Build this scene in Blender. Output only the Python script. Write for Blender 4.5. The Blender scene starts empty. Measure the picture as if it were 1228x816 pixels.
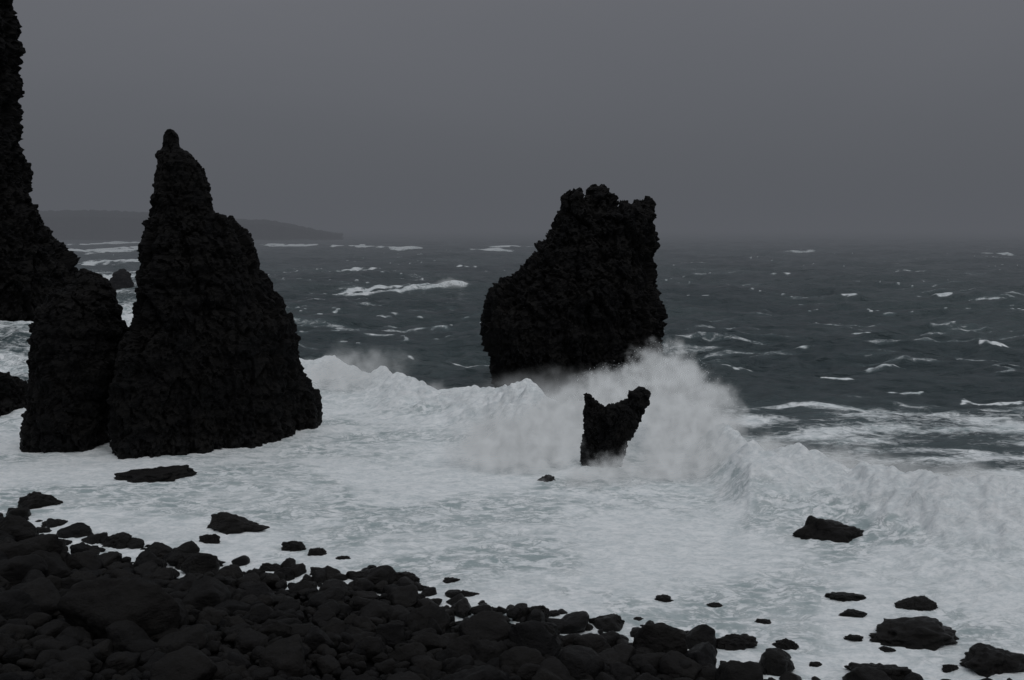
import bpy, math, random
import numpy as np
from mathutils import Vector
random.seed(7)
S=bpy.context.scene
S.view_settings.view_transform='Standard'
try: S.view_settings.look='None'
except Exception: pass
S.view_settings.exposure=0

# ---------------- camera (eye 12 m above the sea) ----------------
H=12.0; F=1194.0; PITCH=math.atan(136/F)
cam=bpy.data.cameras.new('camera'); co=bpy.data.objects.new('camera',cam); S.collection.objects.link(co)
cam.lens=35; cam.sensor_width=36; cam.clip_start=0.2; cam.clip_end=30000
co.location=(0,0,H); co.rotation_euler=(math.radians(90)-PITCH,0,0); S.camera=co
cP,sP=math.cos(PITCH),math.sin(PITCH)
def ray(u,v):
    a=(u-614)/F; b=-(v-408)/F
    return a, cP+b*sP, -sP+b*cP
def onz(u,v,z=0.0):           # survey point on level z
    a,b,c=ray(u,v); t=(z-H)/c
    return a*t,b*t
def ony(u,v,Y):               # survey point at distance Y
    a,b,c=ray(u,v); t=Y/b
    return a*t,H+c*t

# ---------------- numpy noise ----------------
_r=np.random.RandomState(3)
PERM=np.concatenate([_r.permutation(256)]*3)
G3=_r.normal(size=(256,3)); G3/=np.linalg.norm(G3,axis=1)[:,None]
def perlin(x,y,z=None,seed=0):
    flat=z is None
    x=np.asarray(x,float)+seed*17.31; y=np.asarray(y,float)+seed*9.7
    xi=np.floor(x).astype(int); yi=np.floor(y).astype(int)
    xf=x-xi; yf=y-yi
    f=lambda t:t*t*t*(t*(t*6-15)+10)
    ux,uy=f(xf),f(yf)
    out=0
    if flat:
        for dx in (0,1):
            wx=ux if dx else 1-ux
            for dy in (0,1):
                wy=uy if dy else 1-uy
                h=PERM[PERM[(xi+dx)&255]+((yi+dy)&255)]
                an=h*(2*np.pi/256)
                out=out+wx*wy*(np.cos(an)*(xf-dx)+np.sin(an)*(yf-dy))
        return out*1.4
    z=np.asarray(z,float)+seed*5.1; zi=np.floor(z).astype(int); zf=z-zi; uz=f(zf)
    for dx in (0,1):
        wx=ux if dx else 1-ux
        for dy in (0,1):
            wy=uy if dy else 1-uy
            for dz in (0,1):
                wz=uz if dz else 1-uz
                h=PERM[PERM[PERM[(xi+dx)&255]+((yi+dy)&255)]+((zi+dz)&255)]
                g=G3[h]
                out=out+wx*wy*wz*(g[...,0]*(xf-dx)+g[...,1]*(yf-dy)+g[...,2]*(zf-dz))
    return out*1.5
def cellfacet(x,y,z,seed=0):
    """3D Worley: tilted plane per nearest cell -> blocky fractured rock"""
    xi=np.floor(x).astype(int); yi=np.floor(y).astype(int); zi=np.floor(z).astype(int)
    best=np.full(x.shape,9.0); val=np.zeros(x.shape); sec=np.full(x.shape,9.0)
    r=np.random.RandomState(seed+77); J=r.rand(256,3); Rv=r.rand(256,4)
    for dx in (-1,0,1):
        for dy in (-1,0,1):
            for dz in (-1,0,1):
                h=PERM[PERM[PERM[(xi+dx)&255]+((yi+dy)&255)]+((zi+dz)&255)]
                jx=xi+dx+J[h,0]-x; jy=yi+dy+J[h,1]-y; jz=zi+dz+J[h,2]-z
                d=jx*jx+jy*jy+jz*jz
                v=Rv[h,0]+0.9*((Rv[h,1]-.5)*jx+(Rv[h,2]-.5)*jy+(Rv[h,3]-.5)*jz)
                m=d<best; sec=np.where(m,best,np.minimum(sec,d)); best=np.where(m,d,best); val=np.where(m,v,val)
    return val, np.sqrt(sec)-np.sqrt(best)
def sstep(a,b,x):
    t=np.clip((x-a)/(b-a),0,1); return t*t*(3-2*t)

# ---------------- node helpers ----------------
def newmat(name):
    m=bpy.data.materials.new(name); m.use_nodes=True; nt=m.node_tree; nt.nodes.clear()
    return m,nt
class N:
    def __init__(s,nt): s.nt=nt
    def n(s,t,**k):
        x=s.nt.nodes.new(t)
        for a,b in k.items(): setattr(x,a,b)
        return x
    def l(s,a,b): s.nt.links.new(a,b)
    def setin(s,inp,v):
        if isinstance(v,bpy.types.NodeSocket): s.l(v,inp)
        else: inp.default_value=v
    def math(s,op,a,b=None,c=None,clamp=False):
        x=s.n('ShaderNodeMath',operation=op,use_clamp=clamp); s.setin(x.inputs[0],a)
        if b is not None: s.setin(x.inputs[1],b)
        if c is not None: s.setin(x.inputs[2],c)
        return x.outputs[0]
    def noise(s,vec,scale,detail=6,rough=0.55,dist=0.0):
        x=s.n('ShaderNodeTexNoise'); s.setin(x.inputs['Vector'],vec)
        x.inputs['Scale'].default_value=scale; x.inputs['Detail'].default_value=detail
        x.inputs['Roughness'].default_value=rough; x.inputs['Distortion'].default_value=dist
        return x.outputs['Fac']
    def mapr(s,v,a,b,c=0,d=1):
        x=s.n('ShaderNodeMapRange',interpolation_type='SMOOTHSTEP'); s.setin(x.inputs[0],v)
        x.inputs[1].default_value=a;x.inputs[2].default_value=b;x.inputs[3].default_value=c;x.inputs[4].default_value=d
        return x.outputs[0]
    def mixc(s,f,a,b):
        x=s.n('ShaderNodeMix',data_type='RGBA'); s.setin(x.inputs[0],f); s.setin(x.inputs[6],a); s.setin(x.inputs[7],b)
        return x.outputs[2]
    def mapping(s,vec,sc,rot=(0,0,0)):
        x=s.n('ShaderNodeMapping'); s.l(vec,x.inputs[0]); x.inputs['Scale'].default_value=sc; x.inputs['Rotation'].default_value=rot
        return x.outputs[0]
    def bump(s,h,st,dist,nrm=None):
        x=s.n('ShaderNodeBump'); x.inputs['Strength'].default_value=st; x.inputs['Distance'].default_value=dist
        s.l(h,x.inputs['Height'])
        if nrm is not None: s.l(nrm,x.inputs['Normal'])
        return x.outputs[0]

HAZE=(0.099,0.105,0.119)
# ---------------- world: overcast sky ----------------
w=bpy.data.worlds.new('World'); S.world=w; w.use_nodes=True; nt=w.node_tree; nt.nodes.clear(); k=N(nt)
SUN_EL=math.radians(62); SUN_ROT=math.radians(150)
sky=k.n('ShaderNodeTexSky',sky_type='NISHITA',sun_disc=False); sky.sun_elevation=SUN_EL; sky.sun_rotation=SUN_ROT
b1=k.n('ShaderNodeBackground'); b1.inputs[1].default_value=0.05; k.l(sky.outputs[0],b1.inputs[0])
tc=k.n('ShaderNodeTexCoord'); sx=k.n('ShaderNodeSeparateXYZ'); k.l(tc.outputs['Generated'],sx.inputs[0])
cl=k.noise(k.mapping(tc.outputs['Generated'],(1.2,1.2,4)),1.5,5,0.5,0.4)
zz=k.math('ADD',sx.outputs[2],k.math('MULTIPLY',k.math('SUBTRACT',cl,0.5),0.16))
rp=k.n('ShaderNodeValToRGB'); k.l(zz,rp.inputs[0]); e=rp.color_ramp.elements
e[0].position=0.0; e[0].color=HAZE+(1,); e[1].position=1.0; e[1].color=(0.55,0.575,0.615,1)
x=rp.color_ramp.elements.new(0.08); x.color=(0.114,0.118,0.132,1)
x=rp.color_ramp.elements.new(0.24); x.color=(0.146,0.149,0.164,1)
x=rp.color_ramp.elements.new(0.5); x.color=(0.30,0.312,0.338,1)
b2=k.n('ShaderNodeBackground'); k.l(rp.outputs[0],b2.inputs[0]); b2.inputs[1].default_value=1.0
mx=k.n('ShaderNodeMixShader'); mx.inputs[0].default_value=0.96; k.l(b1.outputs[0],mx.inputs[1]); k.l(b2.outputs[0],mx.inputs[2])
wo=k.n('ShaderNodeOutputWorld'); k.l(mx.outputs[0],wo.inputs[0])
sl=bpy.data.lights.new('sun','SUN'); sl.energy=0.6; sl.angle=math.radians(40); sl.color=(1,0.98,0.95)
so=bpy.data.objects.new('sun',sl); S.collection.objects.link(so)
d=Vector((math.sin(SUN_ROT)*math.cos(SUN_EL),math.cos(SUN_ROT)*math.cos(SUN_EL),math.sin(SUN_EL)))
so.rotation_euler=d.to_track_quat('Z','Y').to_euler()

# ---------------- materials ----------------
def rock_mat(name,base,base2,wet=1.5,bs=0.12,scale=1.0,spec=0.2,r0=0.4,island=False):
    m,nt=newmat(name); k=N(nt)
    g=k.n('ShaderNodeNewGeometry'); p=g.outputs['Position']
    n1=k.noise(p,0.6*scale,8,0.65); n2=k.noise(p,3.5*scale,8,0.75); n3=k.noise(k.mapping(p,(1,1,2.5)),1.6*scale,6,0.6)
    f1=k.mapr(n1,0.35,0.68)
    if island: f1=k.math('MULTIPLY_ADD',f1,0.35,k.math('MULTIPLY',g.outputs['Random Per Island'],0.8))
    c=k.mixc(f1,base,base2)
    c=k.mixc(k.mapr(n2,0.55,0.8,0,0.6),c,tuple(min(1,a*2.0) for a in base2[:3])+(1,))
    sz=k.n('ShaderNodeSeparateXYZ'); k.l(p,sz.inputs[0])
    wt=k.mapr(k.math('ADD',sz.outputs[2],k.math('MULTIPLY',n1,1.0)),wet*0.4,wet+0.5)
    b=k.n('ShaderNodeBsdfPrincipled'); k.l(c,b.inputs['Base Color'])
    k.l(k.math('MULTIPLY_ADD',wt,0.30,k.math('MULTIPLY_ADD',n2,0.6,r0-0.30)),b.inputs['Roughness'])
    b.inputs['Specular IOR Level'].default_value=spec
    h=k.math('ADD',k.math('MULTIPLY',n2,0.6),n3)
    if island: h=k.math('ADD',h,k.math('MULTIPLY',k.noise(p,14,5,0.7),0.35))
    k.l(k.bump(h,0.9,bs),b.inputs['Normal'])
    o=k.n('ShaderNodeOutputMaterial'); k.l(b.outputs[0],o.inputs[0]); return m
M_stack=rock_mat('basalt_rock',(0.005,0.005,0.0055,1),(0.010,0.0094,0.009,1),1.8,0.12,1.0,0.10,0.45)
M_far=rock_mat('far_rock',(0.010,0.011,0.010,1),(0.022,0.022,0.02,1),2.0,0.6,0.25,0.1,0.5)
M_boul=rock_mat('wet_boulder',(0.0015,0.0015,0.002,1),(0.0098,0.0088,0.008,1),1.4,0.10,2.0,0.17,0.36,True)
M_grnd=rock_mat('black_gravel',(0.003,0.003,0.003,1),(0.006,0.006,0.006,1),1.0,0.1,3.0,0.08,0.6)

def sea_mat():
    m,nt=newmat('sea_water'); k=N(nt)
    g=k.n('ShaderNodeNewGeometry'); p=g.outputs['Position']
    at=k.n('ShaderNodeAttribute',attribute_name='foam'); L=at.outputs['Fac']
    pm=k.mapping(p,(0.7,1,1),(0,0,0.12))
    nb=k.noise(pm,0.35,6,0.6,0.8)
    nf=k.noise(pm,1.7,8,0.70,1.0)
    nn=k.math('ADD',k.math('MULTIPLY',nb,0.45),k.math('MULTIPLY',nf,0.55))
    ff=k.mapr(k.math('ADD',nn,L),0.84,1.06)
    # foam net: warped voronoi cells + ridged noise give the open, darker patches in the foam
    wn=k.n('ShaderNodeTexNoise'); k.l(pm,wn.inputs['Vector']); wn.inputs['Scale'].default_value=0.8; wn.inputs['Detail'].default_value=8; wn.inputs['Roughness'].default_value=0.64
    va=k.n('ShaderNodeVectorMath',operation='SCALE'); k.l(wn.outputs['Color'],va.inputs[0]); va.inputs['Scale'].default_value=3.0
    vb=k.n('ShaderNodeVectorMath',operation='ADD'); k.l(pm,vb.inputs[0]); k.l(va.outputs[0],vb.inputs[1])
    vo=k.n('ShaderNodeTexVoronoi',feature='DISTANCE_TO_EDGE'); k.l(vb.outputs[0],vo.inputs['Vector']); vo.inputs['Scale'].default_value=1.1
    cellh=k.mapr(vo.outputs['Distance'],0.05,0.30,0,1)
    rid=k.math('ABSOLUTE',k.math('SUBTRACT',k.noise(pm,1.0,9,0.66,0.9),0.5))
    vein=k.mapr(rid,0.0,0.05,1,0)
    area=k.mapr(k.noise(pm,0.15,6,0.62,0.8),0.42,0.60)
    holes=k.math('MULTIPLY',k.math('MULTIPLY_ADD',area,0.88,0.12),k.math('MAXIMUM',k.math('MULTIPLY',vein,0.8),cellh))
    holes=k.math('MULTIPLY',holes,k.mapr(L,0.90,1.10,1.0,0.06))
    fine=k.noise(pm,6.0,6,0.75,0.3)
    fc=k.mixc(k.mapr(k.math('MULTIPLY_ADD',nf,0.5,k.math('MULTIPLY',fine,0.5)),0.36,0.62),(0.60,0.65,0.67,1),(0.86,0.88,0.89,1))
    fc=k.mixc(k.math('MULTIPLY',holes,0.80),fc,(0.24,0.31,0.32,1))
    # water
    wc=k.mixc(k.mapr(k.noise(p,0.02,3,0.5),0.35,0.65),(0.026,0.042,0.048,1),(0.044,0.065,0.070,1))
    wb=k.n('ShaderNodeBsdfPrincipled'); k.l(k.mixc(k.mapr(L,0.1,0.7,0,0.8),wc,(0.11,0.15,0.16,1)),wb.inputs['Base Color'])
    wb.inputs['Roughness'].default_value=0.2; wb.inputs['IOR'].default_value=1.33
    h1=k.noise(k.mapping(p,(0.6,1,1),(0,0,-0.2)),0.9,7,0.65,0.4)
    h2=k.noise(k.mapping(p,(0.5,1,1),(0,0,0.3)),0.12,4,0.6,0.4)
    k.l(k.bump(k.math('MULTIPLY_ADD',h2,6.0,h1),1.0,0.7),wb.inputs['Normal'])
    fb=k.n('ShaderNodeBsdfPrincipled'); k.l(fc,fb.inputs['Base Color']); fb.inputs['Roughness'].default_value=0.85
    fb.inputs['Specular IOR Level'].default_value=0.1
    fh=k.math('SUBTRACT',k.math('ADD',nf,k.math('MULTIPLY',fine,0.35)),k.math('MULTIPLY',holes,0.2))
    bp=k.n('ShaderNodeBump'); bp.inputs['Strength'].default_value=1.0; k.l(fh,bp.inputs['Height'])
    k.l(k.mapr(L,0.9,1.12,0.08,0.14),bp.inputs['Distance']); k.l(bp.outputs[0],fb.inputs['Normal'])
    mx=k.n('ShaderNodeMixShader'); k.l(ff,mx.inputs[0]); k.l(wb.outputs[0],mx.inputs[1]); k.l(fb.outputs[0],mx.inputs[2])
    o=k.n('ShaderNodeOutputMaterial'); k.l(mx.outputs[0],o.inputs[0]); return m
M_sea=sea_mat()

# ---------------- mesh helpers ----------------
def mesh_np(name,V,Fc,mat,smooth=True,link=True):
    me=bpy.data.meshes.new(name); nv=len(V); nf=len(Fc); c=Fc.shape[1]
    me.vertices.add(nv); me.vertices.foreach_set('co',np.asarray(V,np.float32).ravel())
    me.loops.add(nf*c); me.loops.foreach_set('vertex_index',np.asarray(Fc,np.int32).ravel())
    me.polygons.add(nf); me.polygons.foreach_set('loop_start',np.arange(0,nf*c,c,dtype=np.int32))
    me.polygons.foreach_set('use_smooth',np.full(nf,smooth)); me.update(calc_edges=True)
    me.materials.append(mat); ob=bpy.data.objects.new(name,me)
    if link: S.collection.objects.link(ob)
    return ob
def gridfaces(r,c):
    i=np.arange(r-1)[:,None]*c+np.arange(c-1)[None,:]
    return np.stack([i,i+1,i+c+1,i+c],-1).reshape(-1,4)

# ---------------- beach ----------------
WL=[(-400,560),(-100,615),(0,640),(100,668),(200,690),(300,706),(420,708),(520,745),(620,757),(700,772),(820,790),(900,815),(1000,850),(1250,880),(1700,900)]
WLx,WLy=zip(*[onz(u,v) for u,v in WL]); WLx=np.array(WLx); WLy=np.array(WLy)
def beach_z(x,y):
    yw=np.interp(x,WLx,WLy); d=yw-y
    z=np.where(d>0,0.17*d,0.10*d); z=np.minimum(z,9.0+0*z)
    return np.maximum(z,-4)+0.12*perlin(x*0.4,y*0.4,seed=4)
def nonuni(a,b,c,d_,n1,n2):
    return np.concatenate([np.linspace(a,b,n1,endpoint=False),np.linspace(b,c,n2,endpoint=False),np.linspace(c,d_,n1)])
gx=nonuni(-3000,-40,40,3000,40,260); gy=nonuni(-3000,-5,60,90,40,200)
X,Y=np.meshgrid(gx,gy); Z=beach_z(X,Y)
mesh_np('beach_ground',np.stack([X,Y,Z],-1).reshape(-1,3),gridfaces(*X.shape),M_grnd)

# ---------------- sea ----------------
t=np.concatenate([-np.geomspace(4,0.66,50,endpoint=False),np.linspace(-0.66,0.66,820),np.geomspace(0.66,4,51)[1:]])
yr=np.concatenate([np.linspace(14,100,520,endpoint=False),np.geomspace(100,9500,600)])
T,Y=np.meshgrid(t,yr); X=T*Y
def damp(lam): # fade wavelengths the grid cannot carry
    return 1-sstep(lam*60,lam*160,Y)
deep=sstep(45,95,Y)
Hh=np.zeros_like(X)
def ridged(n): return 1-2*np.abs(n)
Hh+=1.3*deep*perlin(X/38,Y/17,seed=1)*damp(17)
Hh+=1.15*deep*perlin((X+0.4*Y)/15,Y/8,seed=2)*damp(8)
chop=ridged(perlin((X-0.3*Y)/8,Y/4.2,seed=3))
Hh+=0.62*(0.1+0.9*deep)*(chop-0.5)*damp(4.2)
chop2=ridged(perlin((X+0.2*Y)/3.4,Y/2.0,seed=5))
Hh+=0.28*(0.15+0.85*deep)*(chop2-0.5)*damp(2.0)
Hh+=0.10*(0.4+0.6*deep)*perlin(X/1.1,Y/0.9,seed=6)*damp(1.0)
churn=0.5*perlin(X/1.6,Y/1.4,seed=7)+0.35*perlin(X/0.7,Y/0.7,seed=8)+0.2*perlin(X/0.33,Y/0.33,seed=9)
def curve(pts,z=0.0):
    q=[onz(u,v,z) for u,v in pts]; q=np.array(q); return q[:,0]/q[:,1], q[:,1]
def yof(pts,z=0.0):
    a,b=curve(pts,z); return np.interp(T,a,b)
def span(pts,fade=0.02):
    a,_=curve(pts); return sstep(a[0]-fade,a[0]+fade,T)*(1-sstep(a[-1]-fade,a[-1]+fade,T))
foam=np.zeros_like(X)
bnd=yof([(-400,470),(0,478),(150,470),(330,436),(400,432),(450,444),(520,460),(600,470),(700,462),(830,468),(900,478),(1228,474),(1700,474)])
inn=yof([(-400,490),(0,495),(150,490),(330,440),(400,440),(450,450),(520,466),(600,478),(700,480),(800,500),(850,525),(900,548),(1000,556),(1100,575),(1228,592),(1700,600)])
edge=2.0*perlin(X/6,Y/5,seed=11)+1.0*perlin(X/2,Y/2,seed=12)
a=1-sstep(-2.5,1.5,Y-inn+edge); b=1-sstep(-4,3,Y-bnd+edge*1.5)
foam=np.maximum(a*(0.89+0.13*perlin(X/5,Y/3,seed=14)),b*(0.42+0.22*perlin(X/7,Y/2.5,seed=13)))
# breaking waves
def breaker(pts,z,amp,wf,wb,fm,lump=0.3,fade=0.02,fo=1.0):
    global Hh,foam
    yc=yof(pts,z); dy=Y-yc+0.5*perlin(X/4,Y/40,seed=21)*wf*0.5; s=span(pts,fade)
    p=np.where(dy<0,np.exp(-(dy/wf)**2),np.exp(-(dy/wb)**2))*s
    Hh+=amp*p*(1+0.35*perlin(X/3.5,Y/6,seed=22))+lump*churn*p
    pf=np.where(dy<0,np.exp(-(dy/(wf*fo))**2),np.exp(-(dy/(wb*0.8))**2))*s
    foam=np.maximum(foam,fm*sstep(0.10,0.75,pf+0.25*churn*pf))
breaker([(790,480),(830,492),(900,545),(1000,550),(1100,572),(1228,592),(1500,620)],1.4,1.7,5.5,1.8,1.15,0.75)
breaker([(330,440),(400,438),(450,448),(520,466),(600,476),(650,480)],1.4,1.6,6.0,2.5,1.1,0.6)
breaker([(600,500),(700,505),(800,500)],0.8,1.2,5,4,1.1,0.7)
breaker([(385,352.5),(440,351),(500,348),(565,347)],0.5,0.5,3,2,0.52,0.2,0.025)
def streakcap(u,v,half,pxw,fm,slope=0.0):
    """one whitecap: broken tapered crest line"""
    global foam,Hh
    x0,y0=onz(u,v); mpp=y0*y0/H/F; mh=y0/F
    dx=(X-x0)/(half*mh); dy=(Y-y0-slope*(X-x0)+1.3*pxw*mpp*perlin(X/(16*mh),X*0+3,seed=int(u)))/(pxw*mpp)
    p=np.exp(-dx**2-dy**2)
    foam=np.maximum(foam,fm*sstep(0.05,0.9,p)*(0.88+0.45*perlin(X/(10*mh),Y/(1.5*mpp),seed=5)))
    Hh+=min(0.25,mpp)*p
for c in [(340,284,34,1.0,.72),(350,295,50,1.1,.8),(430,296,40,1.1,.8),(480,299,32,1.3,.8),(590,301,30,1.1,.8),(612,297,34,1.0,.8),
          (400,352.5,34,1.0,.7),(440,351,40,1.1,.8),(480,349.5,40,1.3,.85),(525,349,40,2.2,.9),(545,347,22,2.4,.95),
          (130,300,60,4,.9),(160,292,40,2,.85),(130,316,45,4,.85),(150,335,40,4,.8),(100,345,40,3,.7),(470,275.8,60,.5,.7),(380,276.5,50,.6,.6),
          (1195,477,60,2.6,.68),(1005,455,26,1.2,.75),(1038,402,22,1.2,.8),(1122,358,20,1.0,.8),(1020,359,18,.9,.7),
          (1182,306,18,.9,.8),(1192,422,28,1.6,.68),(900,408,22,1.0,.65),(1090,325,18,.9,.6),(940,330,24,.9,.6),(1130,392,24,1.1,.6),(840,372,20,1.0,.6),
          (450,385,28,1.1,.6),(520,400,30,1.1,.55),(1060,440,36,1.2,.6),(880,440,30,1.2,.6),(1150,340,20,1,.66),(985,385,22,1.0,.6),(430,325,34,1.1,.6),(560,322,34,1.0,.6),
          (1180,362,24,1,.62),(860,350,22,1,.6),(1060,318,26,.8,.6),(960,303,26,.7,.6),(1090,470,44,1.3,.62),(960,425,24,1.1,.6)]:
    streakcap(*c)
# left sheltered water
lm=span([(-300,400),(185,400)])*sstep(60,75,Y)*(1-sstep(230,330,Y))
foam=np.maximum(foam,lm*(0.46+0.25*perlin(X/14,Y/9,seed=31)))
# natural white caps
cap=sstep(0.15,0.55,perlin(X/26,Y/11,seed=41))*sstep(0.78,0.96,chop)
foam=np.maximum(foam,cap*deep*0.50*(1-sstep(300,900,Y)*0.5))
streak=sstep(0.05,0.6,perlin(X/12,Y/1.6,seed=43)*0.8+perlin(X/30,Y/20,seed=44)*0.7)
foam=np.maximum(foam,streak*deep*0.41*(1-sstep(150,400,Y)*0.4))
Hh+=0.05*churn*sstep(0.6,0.95,foam)*damp(1.0)
V=np.stack([X,Y,Hh],-1).reshape(-1,3)
sea=mesh_np('sea',V,gridfaces(*X.shape),M_sea)
at=sea.data.attributes.new('foam','FLOAT','POINT'); at.data.foreach_set('value',foam.astype(np.float32).ravel())

# ---------------- sea stacks ----------------
def loft(profile,Y,dl,dr,ratio,step=0.25,ex=2.6,nseg=48,bottom=-2.0,tmin=0.3,tmax=99):
    Lp=[];Rp=[]; wm=max(r[2]-r[1] for r in profile)
    for v,uL,uR in profile:
        kk=max(0.0,((uR-uL)/wm-0.15)/0.85)
        xl,zl=ony(uL,v,Y+dl*kk); xr,zr=ony(uR,v,Y+dr*kk); Lp.append((zl,xl,dl*kk)); Rp.append((zr,xr,dr*kk))
    Lp.sort(); Rp.sort(); Lp=np.array(Lp); Rp=np.array(Rp)
    top=min(Lp[-1,0],Rp[-1,0])
    zs=np.arange(bottom,top,step); zs=np.append(zs,top)
    xl=np.interp(zs,Lp[:,0],Lp[:,1]); xr=np.interp(zs,Rp[:,0],Rp[:,1])
    DL=np.interp(zs,Lp[:,0],Lp[:,2]); DR=np.interp(zs,Rp[:,0],Rp[:,2])
    th=np.linspace(0,2*np.pi,nseg,endpoint=False); c=np.cos(th); s=np.sin(th)
    r=(np.abs(c)**ex+np.abs(s)**ex)**(-1/ex)
    cx=(xl+xr)/2; hw=np.maximum((xr-xl)/2,0.12); tt=np.clip(hw*ratio,tmin,tmax)
    Xr=cx[:,None]+hw[:,None]*(r*c)[None]
    frac=(r*c)[None]*0.5+0.5
    Yr=Y+DL[:,None]+(DR-DL)[:,None]*frac+tt[:,None]*(r*s)[None]
    Zr=np.repeat(zs[:,None],nseg,1)
    V=np.stack([Xr,Yr,Zr],-1).reshape(-1,3); n=len(zs); faces=[]
    for i in range(n-1):
        for j in range(nseg):
            j2=(j+1)%nseg; faces.append((i*nseg+j,i*nseg+j2,(i+1)*nseg+j2,(i+1)*nseg+j))
    faces.append(tuple(range(nseg-1,-1,-1))); faces.append(tuple((n-1)*nseg+j for j in range(nseg)))
    return V,faces
def stack(name,parts,voxel,amp,fr=1.0,mat=None,seed=0,strata=0.5,thick=1.8):
    Vs=[];Fs=[];o=0
    for V,f in parts:
        Vs.append(V); Fs+= [tuple(i+o for i in q) for q in f]; o+=len(V)
    me=bpy.data.meshes.new(name); me.from_pydata(np.concatenate(Vs).tolist(),[],Fs)
    ob=bpy.data.objects.new(name,me); S.collection.objects.link(ob)
    md=ob.modifiers.new('r','REMESH'); md.mode='VOXEL'; md.voxel_size=voxel
    dg=bpy.context.evaluated_depsgraph_get(); m2=bpy.data.meshes.new_from_object(ob.evaluated_get(dg))
    ob.modifiers.clear(); ob.data=m2; m2.name=name
    n=len(m2.vertices); c=np.empty(n*3,np.float32); m2.vertices.foreach_get('co',c); c=c.reshape(-1,3).astype(float)
    nn=np.empty(n*3,np.float32); m2.vertex_normals.foreach_get('vector',nn); nn=nn.reshape(-1,3)
    zb=np.floor((c[:,2]-c[:,2].min())/0.3).astype(int); hwb=np.zeros(zb.max()+1)
    for b_ in range(zb.max()+1):
        q=c[zb==b_,0]; hwb[b_]=(q.max()-q.min())/2 if len(q) else 0
    att=np.clip(hwb[zb]/thick,0.3,1)
    x,y,z=c.T*fr
    # fracture planes run mostly vertical with gently dipping joints
    wx=x+0.25*perlin(x*.9,y*.9,z*.9,seed+50); wy=y+0.25*perlin(x*.9,y*.9,z*.9,seed+52); wz=z+0.25*x+0.2*perlin(x*.7,y*.7,z*.7,seed+51)
    d=0.55*perlin(wx*.28,y*.28,wz*.2,seed+1)
    v1,e1=cellfacet(wx*.60,wy*.60,wz*.30,seed); v2,e2=cellfacet(wx*1.5,wy*1.5,wz*0.9,seed+1); v3,e3=cellfacet(wx*3.4,wy*3.4,wz*2.6,seed+2)
    d+=0.75*(v1-.5)-0.12*(1-sstep(0,.10,e1))
    d+=0.52*(v2-.5)-0.08*(1-sstep(0,.10,e2))
    d+=0.42*(v3-.5)
    d+=0.16*perlin(x*4.5,y*4.5,z*4.5,seed+5)
    sl=perlin(x*.25,y*.25,z*1.8,seed+6); d+=strata*0.5*(np.floor(sl*6)/6)
    d-=np.median(d)+0.5*d.std()
    c+=nn*(d*att*amp/fr)[:,None]
    m2.vertices.foreach_set('co',c.astype(np.float32).ravel())
    m2.polygons.foreach_set('use_smooth',np.full(len(m2.polygons),False)); m2.update()
    m2.materials.clear(); m2.materials.append(mat or M_stack); return ob
A=[(155,202,208),(160,198,212),(167,196,214),(178,196,216),(184,189,226),(188,188,232),(198,188,240),(203,188,246),(215,187,249),(228,185,251),(231,184,257),(256,183,260),(260,182,273),(275,181,287),(279,179,296),(292,178,298),(306,177,303),(310,176,311),(330,174,317),(348,171,326),(370,165,339),(385,163,350),(400,158,354),(420,152,356),(445,146,359),(455,144,364),(470,141,378),(485,139,382),(505,137,382),(550,137,382)]
A1=[r if r[0]<450 else (r[0],r[1],360) for r in A]
A2=[(448,340,360),(456,320,372),(470,310,380),(485,300,382),(540,300,382)]
stack('sea_stack',[loft(A1,54.5,-1.5,3.5,0.85),loft(A2,58.0,-1,1,0.8)],0.085,0.55,seed=1)
B=[(320,94,101),(326,91,116),(335,88,129),(345,76,133),(355,66,138),(370,56,142),(390,48,145),(420,44,146),(450,42,146),(480,38,141),(500,36,136),(515,34,132),(550,36,131)]
stack('sea_stack',[loft(B,54.5,0,0,1.15)],0.08,0.50,seed=2)
D=[(250,686,748),(254,677,776),(262,670,779),(275,662,781),(285,656,782),(295,647,783),(305,637,782),(315,627,782),(325,617,783),(335,607,784),(345,595,785),(355,588,786),(370,586,789),(385,585,792),(400,586,793),(415,589,791),(430,591,788),(445,594,780),(460,597,772),(480,598,766)]
D1=[(222,711,719),(228,702,729),(236,700,732),(250,690,740),(270,680,750)]
D2=[(229,681,690),(238,675,700),(252,674,710),(270,668,720)]
D3=[(240,766,777),(247,759,780),(256,746,781),(272,730,781)]
stack('sea_stack',[loft(D,76,-2,1,0.8,ex=3.0)]+[loft(q,76+o,0,0,1.2,bottom=ony(0,275,76)[1]) for q,o in ((D1,0),(D2,-1),(D3,.5))],0.10,0.70,0.85,seed=3,thick=2.0)
C=[(-120,-500,6),(-10,-500,9),(50,-500,12),(100,-500,14),(110,-500,18),(125,-500,17),(140,-500,14),(160,-500,19),(180,-500,23),(200,-500,29),(230,-500,34),(250,-500,42),(270,-500,54),(290,-500,67),(310,-500,80),(325,-500,89),(340,-500,95),(400,-500,104)]
stack('sea_cliff',[loft(C,128,-10,4,0.35,step=0.6,nseg=96)],0.28,0.75,0.5,seed=4)
G=[(449,-90,8),(456,-110,24),(470,-120,33),(490,-130,38),(515,-140,42)]
stack('rock_ledge',[loft(G,62,0,2,0.45)],0.10,0.6,seed=5)
E1=[(474,702,707),(480,701,714),(486,700,724),(492,699,742),(510,698,758),(530,697,752),(550,697,742),(575,698,732),(620,698,728)]
E3=[(487,728,744),(492,718,758),(505,712,764),(530,708,752),(600,702,735)]
E2=[(465,766,773),(469,761,780),(474,756,781),(480,750,780),(486,744,778),(492,736,776),(500,728,772),(515,718,764),(530,710,754),(560,704,742)]
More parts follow.
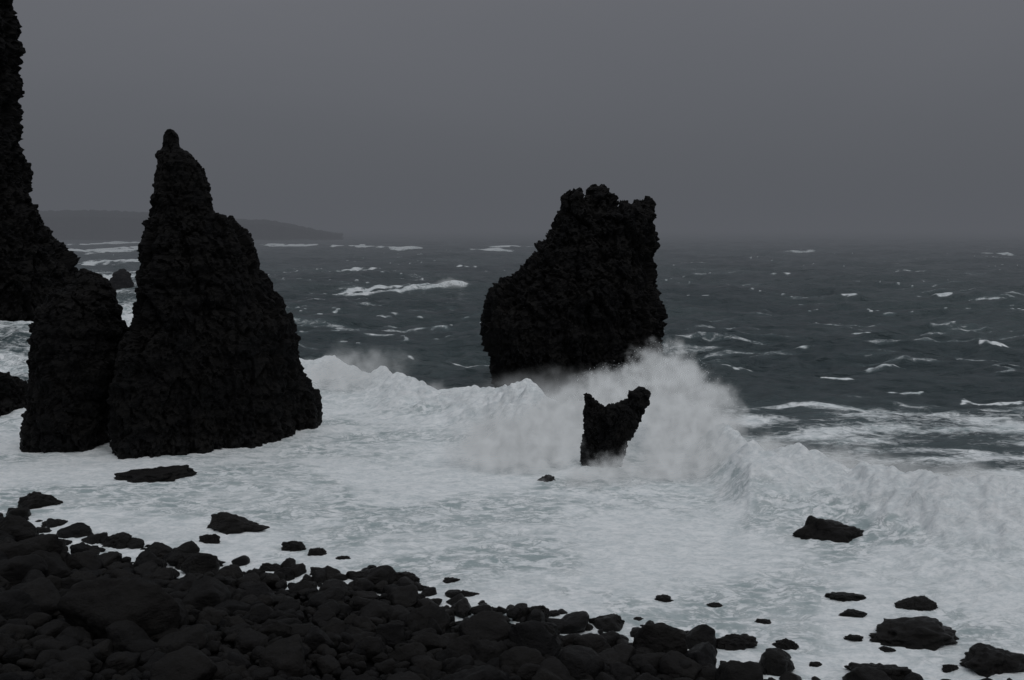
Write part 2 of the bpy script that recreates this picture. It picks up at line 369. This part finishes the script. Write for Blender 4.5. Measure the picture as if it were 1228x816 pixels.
stack('wave_battered_rock',[loft(E1,49,0,0,0.5,step=.1),loft(E2,49.3,0,0,0.5,step=.1),loft(E3,48.9,0,0,0.5,step=.1)],0.05,0.50,2.0,seed=6,thick=0.9)
Fp=[(322,144,150),(326,139,155),(333,135,159),(340,133,162),(348,132,164)]
stack('sea_stack',[loft(Fp,200,0,0,0.9,step=0.5)],0.25,0.5,0.5,seed=7)

# ---------------- headland on the horizon ----------------
hp=[(-300,252),(55,253),(110,252),(180,255),(290,263),(350,264),(385,268),(410,272.5)]
us=np.linspace(-300,410,500); vs=np.interp(us,[q[0] for q in hp],[q[1] for q in hp])
rows=[]
for j,(yy,f) in enumerate([(880,-0.15),(895,0.15),(905,0.75),(930,0.92),(960,1.0),(1060,1.0),(1300,0.9),(1500,-0.2)]):
    row=[]
    for i,(u,v) in enumerate(zip(us,vs)):
        _,zt=ony(u,v,960); xx,_=ony(u,v,yy); tap=min(1,(410-u)/90)
        row.append((xx,yy+14*float(perlin(np.array(i*.09),np.array(j*.2),seed=60)),max(zt,0.3)*f*(0.35+0.65*tap)+(0.9*float(perlin(np.array(i*.3),np.array(j*.7),seed=61)) if f>0.5 else 0)))
    rows.append(row)
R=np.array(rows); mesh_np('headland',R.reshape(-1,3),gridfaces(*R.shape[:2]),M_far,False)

# ---------------- boulders ----------------
import bmesh
def ico(sub):
    bm=bmesh.new(); bmesh.ops.create_icosphere(bm,subdivisions=sub,radius=1)
    V=np.array([v.co[:] for v in bm.verts]); Fc=np.array([[v.index for v in f.verts] for f in bm.faces]); bm.free(); return V,Fc
def boulder(sub,seed,rough=0.05,p=7,planes=14):
    V,Fc=ICO[sub]; r=np.random.RandomState(seed)
    n=r.normal(size=(planes,3)); n/=np.linalg.norm(n,axis=1)[:,None]; d=r.uniform(0.66,1.0,planes)
    q=np.maximum(V@n.T,0)/d[None]; rad=1/((q**p).sum(1)**(1/p)+1e-6); rad=np.minimum(rad,1.2)
    rad*=1+rough*perlin(V[:,0]*2.2,V[:,1]*2.2,V[:,2]*2.2,seed)+rough*0.6*perlin(V[:,0]*6,V[:,1]*6,V[:,2]*6,seed)
    return V*rad[:,None]
ICO={s:ico(s) for s in (3,4,5)}
protoL=[boulder(4,i+100,0.10,p=9+i%10) for i in range(24)]; protoS=[boulder(3,i+200,0.08,p=8+i%8) for i in range(24)]
rr=np.random.RandomState(11)
def rotm(r):
    q=r.normal(size=4); q/=np.linalg.norm(q); w_,x,y,z=q
    return np.array([[1-2*(y*y+z*z),2*(x*y-z*w_),2*(x*z+y*w_)],[2*(x*y+z*w_),1-2*(x*x+z*z),2*(y*z-x*w_)],[2*(x*z-y*w_),2*(y*z+x*w_),1-2*(x*x+y*y)]])
items=[]; BIG=[]
def onbeach(u,v):
    z=0.0
    for _ in range(25):
        x,y=onz(u,v,z); z=0.5*z+0.5*max(0.0,float(beach_z(np.array(x),np.array(y))))
    return x,y,z
bigs=[(130,778,150,88),(22,690,80,50),(8,655,60,34),(62,690,44,32),(250,735,60,32),(640,785,60,34),(790,796,74,44),(440,745,50,26),(330,775,56,28),(560,800,58,30),(210,800,56,28),(235,690,50,30)]
for u,v,w_,h in bigs:
    x,y,z=onbeach(u,v); BIG.append((x,y+w_*y/F*0.35,w_*y/F*0.5))
def put(n,rmin,rmax,sep,lift,x0,x1,y0):
    cell={}
    for _ in range(n):
        x=rr.uniform(x0,x1); yw=np.interp(x,WLx,WLy); y=rr.uniform(y0,yw+2.2)
        dd=yw-y
        if dd<1.6 and rr.rand()>0.16+0.3*max(0,dd)/1.6: continue
        r=rmin+(rmax-rmin)*rr.rand()**2.2
        if dd<1.2: r=min(r,0.55)
        if any((x-a)**2+(y-b)**2<(0.75*c)**2 for a,b,c in BIG): continue
        ci,cj=int(x//2),int(y//2); bad=False
        for i in (-1,0,1):
            for j in (-1,0,1):
                for a,b,c in cell.get((ci+i,cj+j),()):
                    if (x-a)**2+(y-b)**2<(sep*(r+c))**2: bad=True
        if bad: continue
        cell.setdefault((ci,cj),[]).append((x,y,r)); items.append((x,y,float(beach_z(np.array(x),np.array(y)))+lift*r,r))
put(2600,0.38,0.80,0.98,0.45,-30,14,15)
put(8000,0.20,0.40,0.88,0.70,-30,14,17)
put(7000,0.10,0.22,0.88,1.1,-26,12,20)
Vs=[];Fs=[];o=0
for x,y,z,r in items:
    big=r>0.38; P=(protoL if big else protoS)[rr.randint(24)]; Fc=ICO[4 if big else 3][1]
    V=(P@rotm(rr).T)*np.array([rr.uniform(.9,1.25),rr.uniform(.8,1.1),rr.uniform(.65,.95)])*r
    a=rr.uniform(0,6.28); V=V@np.array([[math.cos(a),-math.sin(a),0],[math.sin(a),math.cos(a),0],[0,0,1]]).T
    Vs.append(V+np.array([x,y,z])); Fs.append(Fc+o); o+=len(V)
mesh_np('boulder_field',np.concatenate(Vs),np.concatenate(Fs),M_boul)
print('boulders',len(items))
def single(name,u,vb,wpx,hpx,seed,pos=None,mat=None,rough=0.12,hs=0.62):
    if pos is None: x,y=onz(u,vb,0); z0=0
    else: x,y,z0=pos
    px=y/F*1.04; hw=wpx*px/2; hh=hpx*px*hs
    V=boulder(5,seed,rough,10,12); V=V/np.abs(V).max(0)
    if rough>0.1:
        V=V*(1+0.16*perlin(V[:,0]*3,V[:,1]*3,V[:,2]*2,seed+9)+0.12*perlin(V[:,0]*7,V[:,1]*7,V[:,2]*4,seed+10))[:,None]
    V=V*np.array([hw,hw*0.65,hh])
    ob=mesh_np(name,V,ICO[5][1],mat or M_boul); ob.location=(x,y+hw*0.5,z0+(0.35*hh if pos else 0)); return ob
for i,(u,v,w_,h) in enumerate([(180,578,88,18),(38,610,58,20),(270,640,84,22),(1000,655,104,34),(137,658,50,20),(250,651,26,12),(65,631,34,6),
    (352,660,34,14),(377,668,26,12),(385,691,38,12),(325,686,30,12),(305,696,30,14),(440,700,50,20),(478,702,52,16),(490,722,38,10),(540,699,22,5),
    (561,718,26,9),(532,740,34,12),(635,748,46,26),(660,740,22,10),(728,752,42,16),(798,722,24,7),(858,728,18,4),(887,780,52,18),(945,778,32,12),
    (918,748,24,5),(1018,722,48,9),(1026,742,34,9),(1106,736,52,18),(1110,778,112,26),(1066,782,20,6),(1195,808,90,28),(1065,818,78,22),(1025,768,22,5),
    (192,675,36,12),(100,665,36,12),(655,578,26,8),(230,684,60,26),(930,812,36,12),(1140,806,24,10),(410,672,18,6),(455,712,26,9),(505,708,18,6),(590,735,20,7),
    (690,756,26,10),(765,745,14,4),(840,765,20,6),(368,700,24,9),(215,662,20,7),(70,655,26,9),(980,800,18,5)]):
    single('sea_rock',u,v,w_*1.05,h*1.25,300+i)
for i,(u,v,w_,h) in enumerate(bigs):
    single('boulder',u,v,w_,h,400+i,onbeach(u,v),rough=0.09,hs=0.75)

# ---------------- haze and spray ----------------
def cube(name,lo,hi,mat,parent=None):
    v=[(x,y,z) for x in (lo[0],hi[0]) for y in (lo[1],hi[1]) for z in (lo[2],hi[2])]
    f=[(0,1,3,2),(4,6,7,5),(0,4,5,1),(2,3,7,6),(0,2,6,4),(1,5,7,3)]
    me=bpy.data.meshes.new(name); me.from_pydata(v,[],f); me.materials.append(mat)
    ob=bpy.data.objects.new(name,me); S.collection.objects.link(ob)
    if parent: ob.parent=parent
    return ob
m,nt=newmat('sea_haze_emissive'); k=N(nt)
ab=k.n('ShaderNodeVolumeAbsorption'); ab.inputs['Color'].default_value=(0,0,0,1); SG=0.0016; ab.inputs['Density'].default_value=SG
em=k.n('ShaderNodeEmission'); em.inputs[0].default_value=HAZE+(1,); em.inputs[1].default_value=SG  # emission in horizon colour stands in for skylight scattered by the haze
ad=k.n('ShaderNodeAddShader'); k.l(ab.outputs[0],ad.inputs[0]); k.l(em.outputs[0],ad.inputs[1])
o=k.n('ShaderNodeOutputMaterial'); k.l(ad.outputs[0],o.inputs['Volume'])
cube('haze',(-9000,150,-6),(9000,9400,70),m)

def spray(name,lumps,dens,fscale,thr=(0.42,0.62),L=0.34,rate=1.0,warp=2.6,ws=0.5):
    m,nt=newmat(name+'_emissive_mist'); k=N(nt)
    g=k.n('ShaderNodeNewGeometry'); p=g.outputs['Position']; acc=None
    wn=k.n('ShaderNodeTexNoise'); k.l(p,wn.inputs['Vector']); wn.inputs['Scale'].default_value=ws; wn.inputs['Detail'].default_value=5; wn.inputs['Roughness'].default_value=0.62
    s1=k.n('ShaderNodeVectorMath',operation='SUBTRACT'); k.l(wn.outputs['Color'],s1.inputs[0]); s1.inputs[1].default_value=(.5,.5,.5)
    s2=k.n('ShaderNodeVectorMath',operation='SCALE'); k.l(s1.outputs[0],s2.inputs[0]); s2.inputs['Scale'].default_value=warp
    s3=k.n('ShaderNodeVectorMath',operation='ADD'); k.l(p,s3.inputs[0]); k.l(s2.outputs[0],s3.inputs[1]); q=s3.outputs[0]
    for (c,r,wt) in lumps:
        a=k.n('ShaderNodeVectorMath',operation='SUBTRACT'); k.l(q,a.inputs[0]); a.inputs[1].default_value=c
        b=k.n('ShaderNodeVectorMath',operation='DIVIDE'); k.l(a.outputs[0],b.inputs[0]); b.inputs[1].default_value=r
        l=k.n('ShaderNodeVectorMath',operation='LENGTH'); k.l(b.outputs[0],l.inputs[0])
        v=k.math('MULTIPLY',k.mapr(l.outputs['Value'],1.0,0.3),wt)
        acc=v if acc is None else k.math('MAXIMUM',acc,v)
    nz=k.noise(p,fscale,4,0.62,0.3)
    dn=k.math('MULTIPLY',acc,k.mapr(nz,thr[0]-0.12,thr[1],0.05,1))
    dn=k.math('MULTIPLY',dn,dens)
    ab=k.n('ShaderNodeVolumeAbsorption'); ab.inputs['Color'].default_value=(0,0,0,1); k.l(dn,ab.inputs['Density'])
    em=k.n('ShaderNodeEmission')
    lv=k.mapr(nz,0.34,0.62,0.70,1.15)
    em.inputs[0].default_value=(L*.93,L*.98,L*1.03,1); k.l(k.math('MULTIPLY',dn,lv),em.inputs[1])  # mist glows at foam brightness in place of scattered daylight, varied by noise
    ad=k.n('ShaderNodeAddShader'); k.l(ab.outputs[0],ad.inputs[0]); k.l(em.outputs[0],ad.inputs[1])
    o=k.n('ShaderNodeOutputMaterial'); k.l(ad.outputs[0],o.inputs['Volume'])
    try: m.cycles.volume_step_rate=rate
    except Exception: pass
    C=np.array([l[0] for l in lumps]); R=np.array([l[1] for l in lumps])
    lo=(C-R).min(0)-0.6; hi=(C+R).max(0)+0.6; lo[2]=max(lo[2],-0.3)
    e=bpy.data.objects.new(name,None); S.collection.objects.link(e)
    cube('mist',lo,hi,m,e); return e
def lump(u,v,Y,ru,rv,ry,wt):   # centre at surveyed point, radii in metres from px
    x,z=ony(u,v,Y); s=Y/F; return ((x,Y,z),(ru*s,ry,rv*s),wt)
L1=[lump(620,545,49.5,95,66,2.5,.9),lump(690,515,52.5,90,60,2.2,.8),lump(740,478,53,58,44,2,.8),lump(795,460,52.5,58,50,2.0,1.0),
    lump(825,510,51.5,72,74,2.5,.9),lump(815,572,47.5,95,44,2.2,.8),lump(890,565,47,105,50,2.5,.6),lump(715,595,45.8,110,34,1.6,.8),lump(790,560,47.8,50,30,1.3,.7),
    lump(735,575,46.6,55,34,1.2,.45)]
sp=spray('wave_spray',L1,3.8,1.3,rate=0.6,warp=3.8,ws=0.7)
rd=np.random.RandomState(5); oc=np.array([(1,0,0),(-1,0,0),(0,1,0),(0,-1,0),(0,0,1),(0,0,-1)],float)
of=np.array([(0,2,4),(2,1,4),(1,3,4),(3,0,4),(2,0,5),(1,2,5),(3,1,5),(0,3,5)])
Vs=[];Fs=[];o=0
for i in range(6000):
    c,r,wt=L1[rd.choice([0,1,2,3,4,5,6],p=[.12,.1,.17,.28,.18,.1,.05])]
    dv=rd.normal(size=3); dv/=np.linalg.norm(dv); dv*=rd.uniform(0.4,1.05); dv[2]=abs(dv[2])
    q=np.array(c)+dv*np.array(r); s=0.006+0.016*rd.rand()**4
    Vs.append(oc*s*np.array([1,1,1.5])+q); Fs.append(of+o); o+=6
m,nt=newmat('spray_droplet'); k=N(nt); b=k.n('ShaderNodeBsdfPrincipled'); b.inputs['Base Color'].default_value=(.8,.84,.86,1); b.inputs['Roughness'].default_value=.4
oo=k.n('ShaderNodeOutputMaterial'); k.l(b.outputs[0],oo.inputs[0])
dr=mesh_np('droplets',np.concatenate(Vs),np.concatenate(Fs),m); dr.parent=sp
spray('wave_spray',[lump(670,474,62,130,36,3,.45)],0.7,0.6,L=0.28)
L2=[lump(405,455,69,65,34,2.5,.8),lump(440,436,70,70,26,2,.25),lump(500,480,67,80,22,2.5,.5)]
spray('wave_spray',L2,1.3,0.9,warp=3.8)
L3=[lump(1010,570,45,120,38,3,.8),lump(1140,600,41,130,50,3,.8),lump(1010,635,39.5,85,30,1.5,.8),lump(920,600,43,90,36,2,.7)]
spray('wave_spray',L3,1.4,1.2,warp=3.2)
L4=[lump(540,343,182,24,10,4,1.0)]
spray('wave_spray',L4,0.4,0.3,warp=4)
